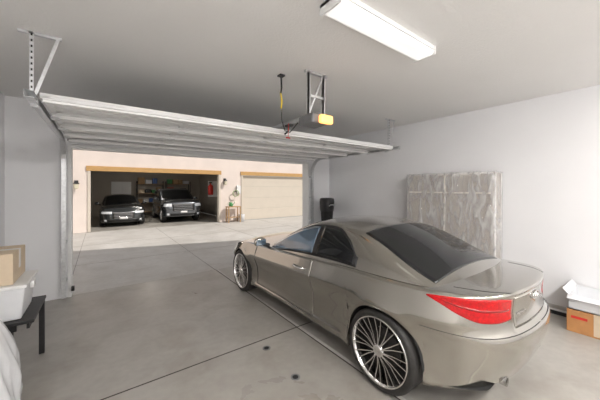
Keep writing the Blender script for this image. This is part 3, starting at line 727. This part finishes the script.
e.rotation_euler = (0, math.radians(1.2), 0)

# ------------------------------------------------------------ golf bag near corner
e = empty('golf_bag', (4.72, 5.25, 0), 'tall black hooded golf bag standing in the corner by the door', 'golf bag')
MB().lathe([(.001, 0), (.13, 0), (.14, .05), (.13, .5), (.145, .95), (.16, 1.16), (.165, 1.22), (.15, 1.23), (.001, 1.23)], (0, 0, 0), n=26).obj('bag_body', M_blackm, e, smooth=True)
MB().lathe([(.168, 1.16), (.180, 1.24), (.19, 1.40), (.18, 1.48), (.14, 1.50), (.001, 1.50)], (0, 0, 0), n=26).obj('rain_hood', M_black, e, smooth=True)
MB().box(-.2, -.12, -.09, .09, .2, .8).obj('pocket', M_black, e, bevel=.03, seg=3)
MB().tube([(0, -.15, 1.0), (0, -.24, .85), (0, -.22, .6), (0, -.13, .5)], .02).obj('strap', M_black, e, smooth=True)
MB().tube([(-.08, -.17, 1.30), (-.08, -.22, 1.33), (.08, -.22, 1.33), (.08, -.17, 1.30)], .012).obj('handle', M_galv, e, smooth=True)

# ------------------------------------------------------------ boxes at right
e = empty('cardboard_box', (4.93, .50, 0), 'orange-brown cardboard carton with red markings on the concrete floor', 'box')
MB().box(-.28, .28, -.26, .26, 0, .27).obj('carton', M_orange, e, bevel=.004)
MB().box(-.283, .283, -.03, .03, .02, .273).obj('packing_tape', M_cardlt, e)
MB().box(-.2835, -.28, .08, .22, .17, .20).obj('red_print', M_redp, e)
e = empty('open_box', (4.93, .50, .275), 'open white carton with raised flaps stacked on another carton', 'box')
mb = MB(); w, d, h = .27, .25, .17
mb.box(-w, w, -d, d, 0, .01).box(-w, -w+.008, -d, d, 0, h).box(w-.008, w, -d, d, 0, h).box(-w, w, -d, -d+.008, 0, h).box(-w, w, d-.008, d, 0, h)
mb.obj('carton', M_bin, e)
Mx = Matrix.Translation((-w, 0, h)) @ Matrix.Rotation(math.radians(-25), 4, 'Y')
MB().box(-.08, 0, -d, d, 0, .006, Mx).obj('flap', M_bin, e)
Mx = Matrix.Translation((0, d, h)) @ Matrix.Rotation(math.radians(50), 4, 'X')
MB().box(-w, w, 0, .08, 0, .006, Mx).obj('flap', M_bin, e)
e = empty('wooden_board', (5.16, 1.15, 0), 'long white board with black edge lying along the wall', 'board')
MB().box(-.05, .05, -.35, .45, 0, .045).obj('plank', M_white, e, bevel=.004)
MB().box(-.062, -.05, -.35, .45, 0, .05).obj('edge_strip', M_black, e)

# ------------------------------------------------------------ left bench, bins, bag
e = empty('bench', (-.79, 3.66, 0), 'low black metal bench standing along the white garage wall', 'bench')
MB().box(-.32, .32, -.34, .34, .57, .60).obj('bench_top', M_black, e, bevel=.005)
MB().box(-.30, .30, .28, .30, .50, .57).box(-.30, .20, -.28, -.26, .50, .57).box(.26, .28, -.26, .28, .50, .57).obj('apron', M_black, e)
for x, y in ((-.29, .30), (.29, .30), (-.29, -.22), (.15, -.22)): MB().box(x-.022, x+.022, y-.022, y+.022, 0, .57).obj('leg', M_black, e, bevel=.003)
e = empty('storage_bin', (-.80, 3.60, .602), 'translucent white plastic storage bin with lid on the black bench', 'storage bin')
mb = MB(); vs = [(-.24,-.22,0),(.24,-.22,0),(.24,.22,0),(-.24,.22,0),(-.28,-.26,.28),(.27,-.26,.28),(.27,.26,.28),(-.28,.26,.28)]
mb.add(vs, [(0,3,2,1),(4,5,6,7),(0,1,5,4),(1,2,6,5),(2,3,7,6),(3,0,4,7)]).obj('tub', M_bin, e, bevel=.012)
MB().box(-.29, .285, -.275, .275, .282, .31).obj('lid', M_white, e, bevel=.008)
MB().box(.272, .298, -.06, .06, .22, .282).obj('latch', M_white, e, bevel=.004)
e = empty('cardboard_box', (-.84, 3.62, .915), 'plain pale tan cardboard carton stacked on top of the white bin', 'box')
MB().box(-.24, .23, -.24, .24, 0, .27).obj('carton', M_cardlt, e, bevel=.004)
MB().box(-.243, .233, -.03, .03, .1, .273).obj('packing_tape', M_tapelt, e)
e = empty('plastic_bag', (-.765, 2.84, 0), 'large crumpled white plastic bag slumped on the floor', 'plastic bag')
random.seed(9); prm = [(random.randint(3, 14), random.uniform(4, 16), random.uniform(0, 6), random.uniform(.4, 1)) for _ in range(10)]
rows = []
for i in range(51):
    t = i/50; z = .92*t; base = .30*math.sqrt(max(0, 1-(max(0, t-.25)/.75)**2.4)) if i < 50 else 0
    if t < .12: base = .27+.03*t/.12
    row = []
    for th in np.linspace(0, 2*math.pi, 120):
        cr = sum(w_*(1-2*abs(math.sin((a*th+b_*t+c_)*.5 if a % 2 == 0 else a*th+b_*t+c_))) for a, b_, c_, w_ in prm)*.016
        row.append((base*(1+cr)*math.cos(th), base*(1+cr)*math.sin(th), z))
    rows.append(row)
MB().grid(rows).obj('bag_body', M_bag, e, smooth=True, weld=True)
MB().tube([(0, 0, .90), (.02, .01, .95), (.05, .03, .98)], [.05, .025, .05], 10).obj('knot', M_bag, e, smooth=True)

# ------------------------------------------------------------ light
w = bpy.data.worlds.new('world'); scn.world = w; w.use_nodes = True
nt = w.node_tree; bg = nt.nodes['Background']
sky = nt.nodes.new('ShaderNodeTexSky'); sky.sky_type = 'NISHITA'; sky.sun_disc = False; sky.sun_elevation = math.radians(45); sky.sun_rotation = math.radians(200)
mx = nt.nodes.new('ShaderNodeMix'); mx.data_type = 'RGBA'; mx.inputs['Factor'].default_value = .78
nt.links.new(sky.outputs['Color'], mx.inputs['A']); mx.inputs['B'].default_value = (3.4, 3.3, 3.15, 1)
nt.links.new(mx.outputs['Result'], bg.inputs['Color']); bg.inputs['Strength'].default_value = .165
sl = bpy.data.lights.new('sun', 'SUN'); sl.energy = 3.5; sl.angle = math.radians(.6); sl.color = (1, .94, .87)
so = bpy.data.objects.new('sun', sl); COL.objects.link(so)
dirv = Vector((-.62, .78, -1.0)); so.rotation_euler = dirv.to_track_quat('-Z', 'Y').to_euler(); so.location = (0, -10, 12)
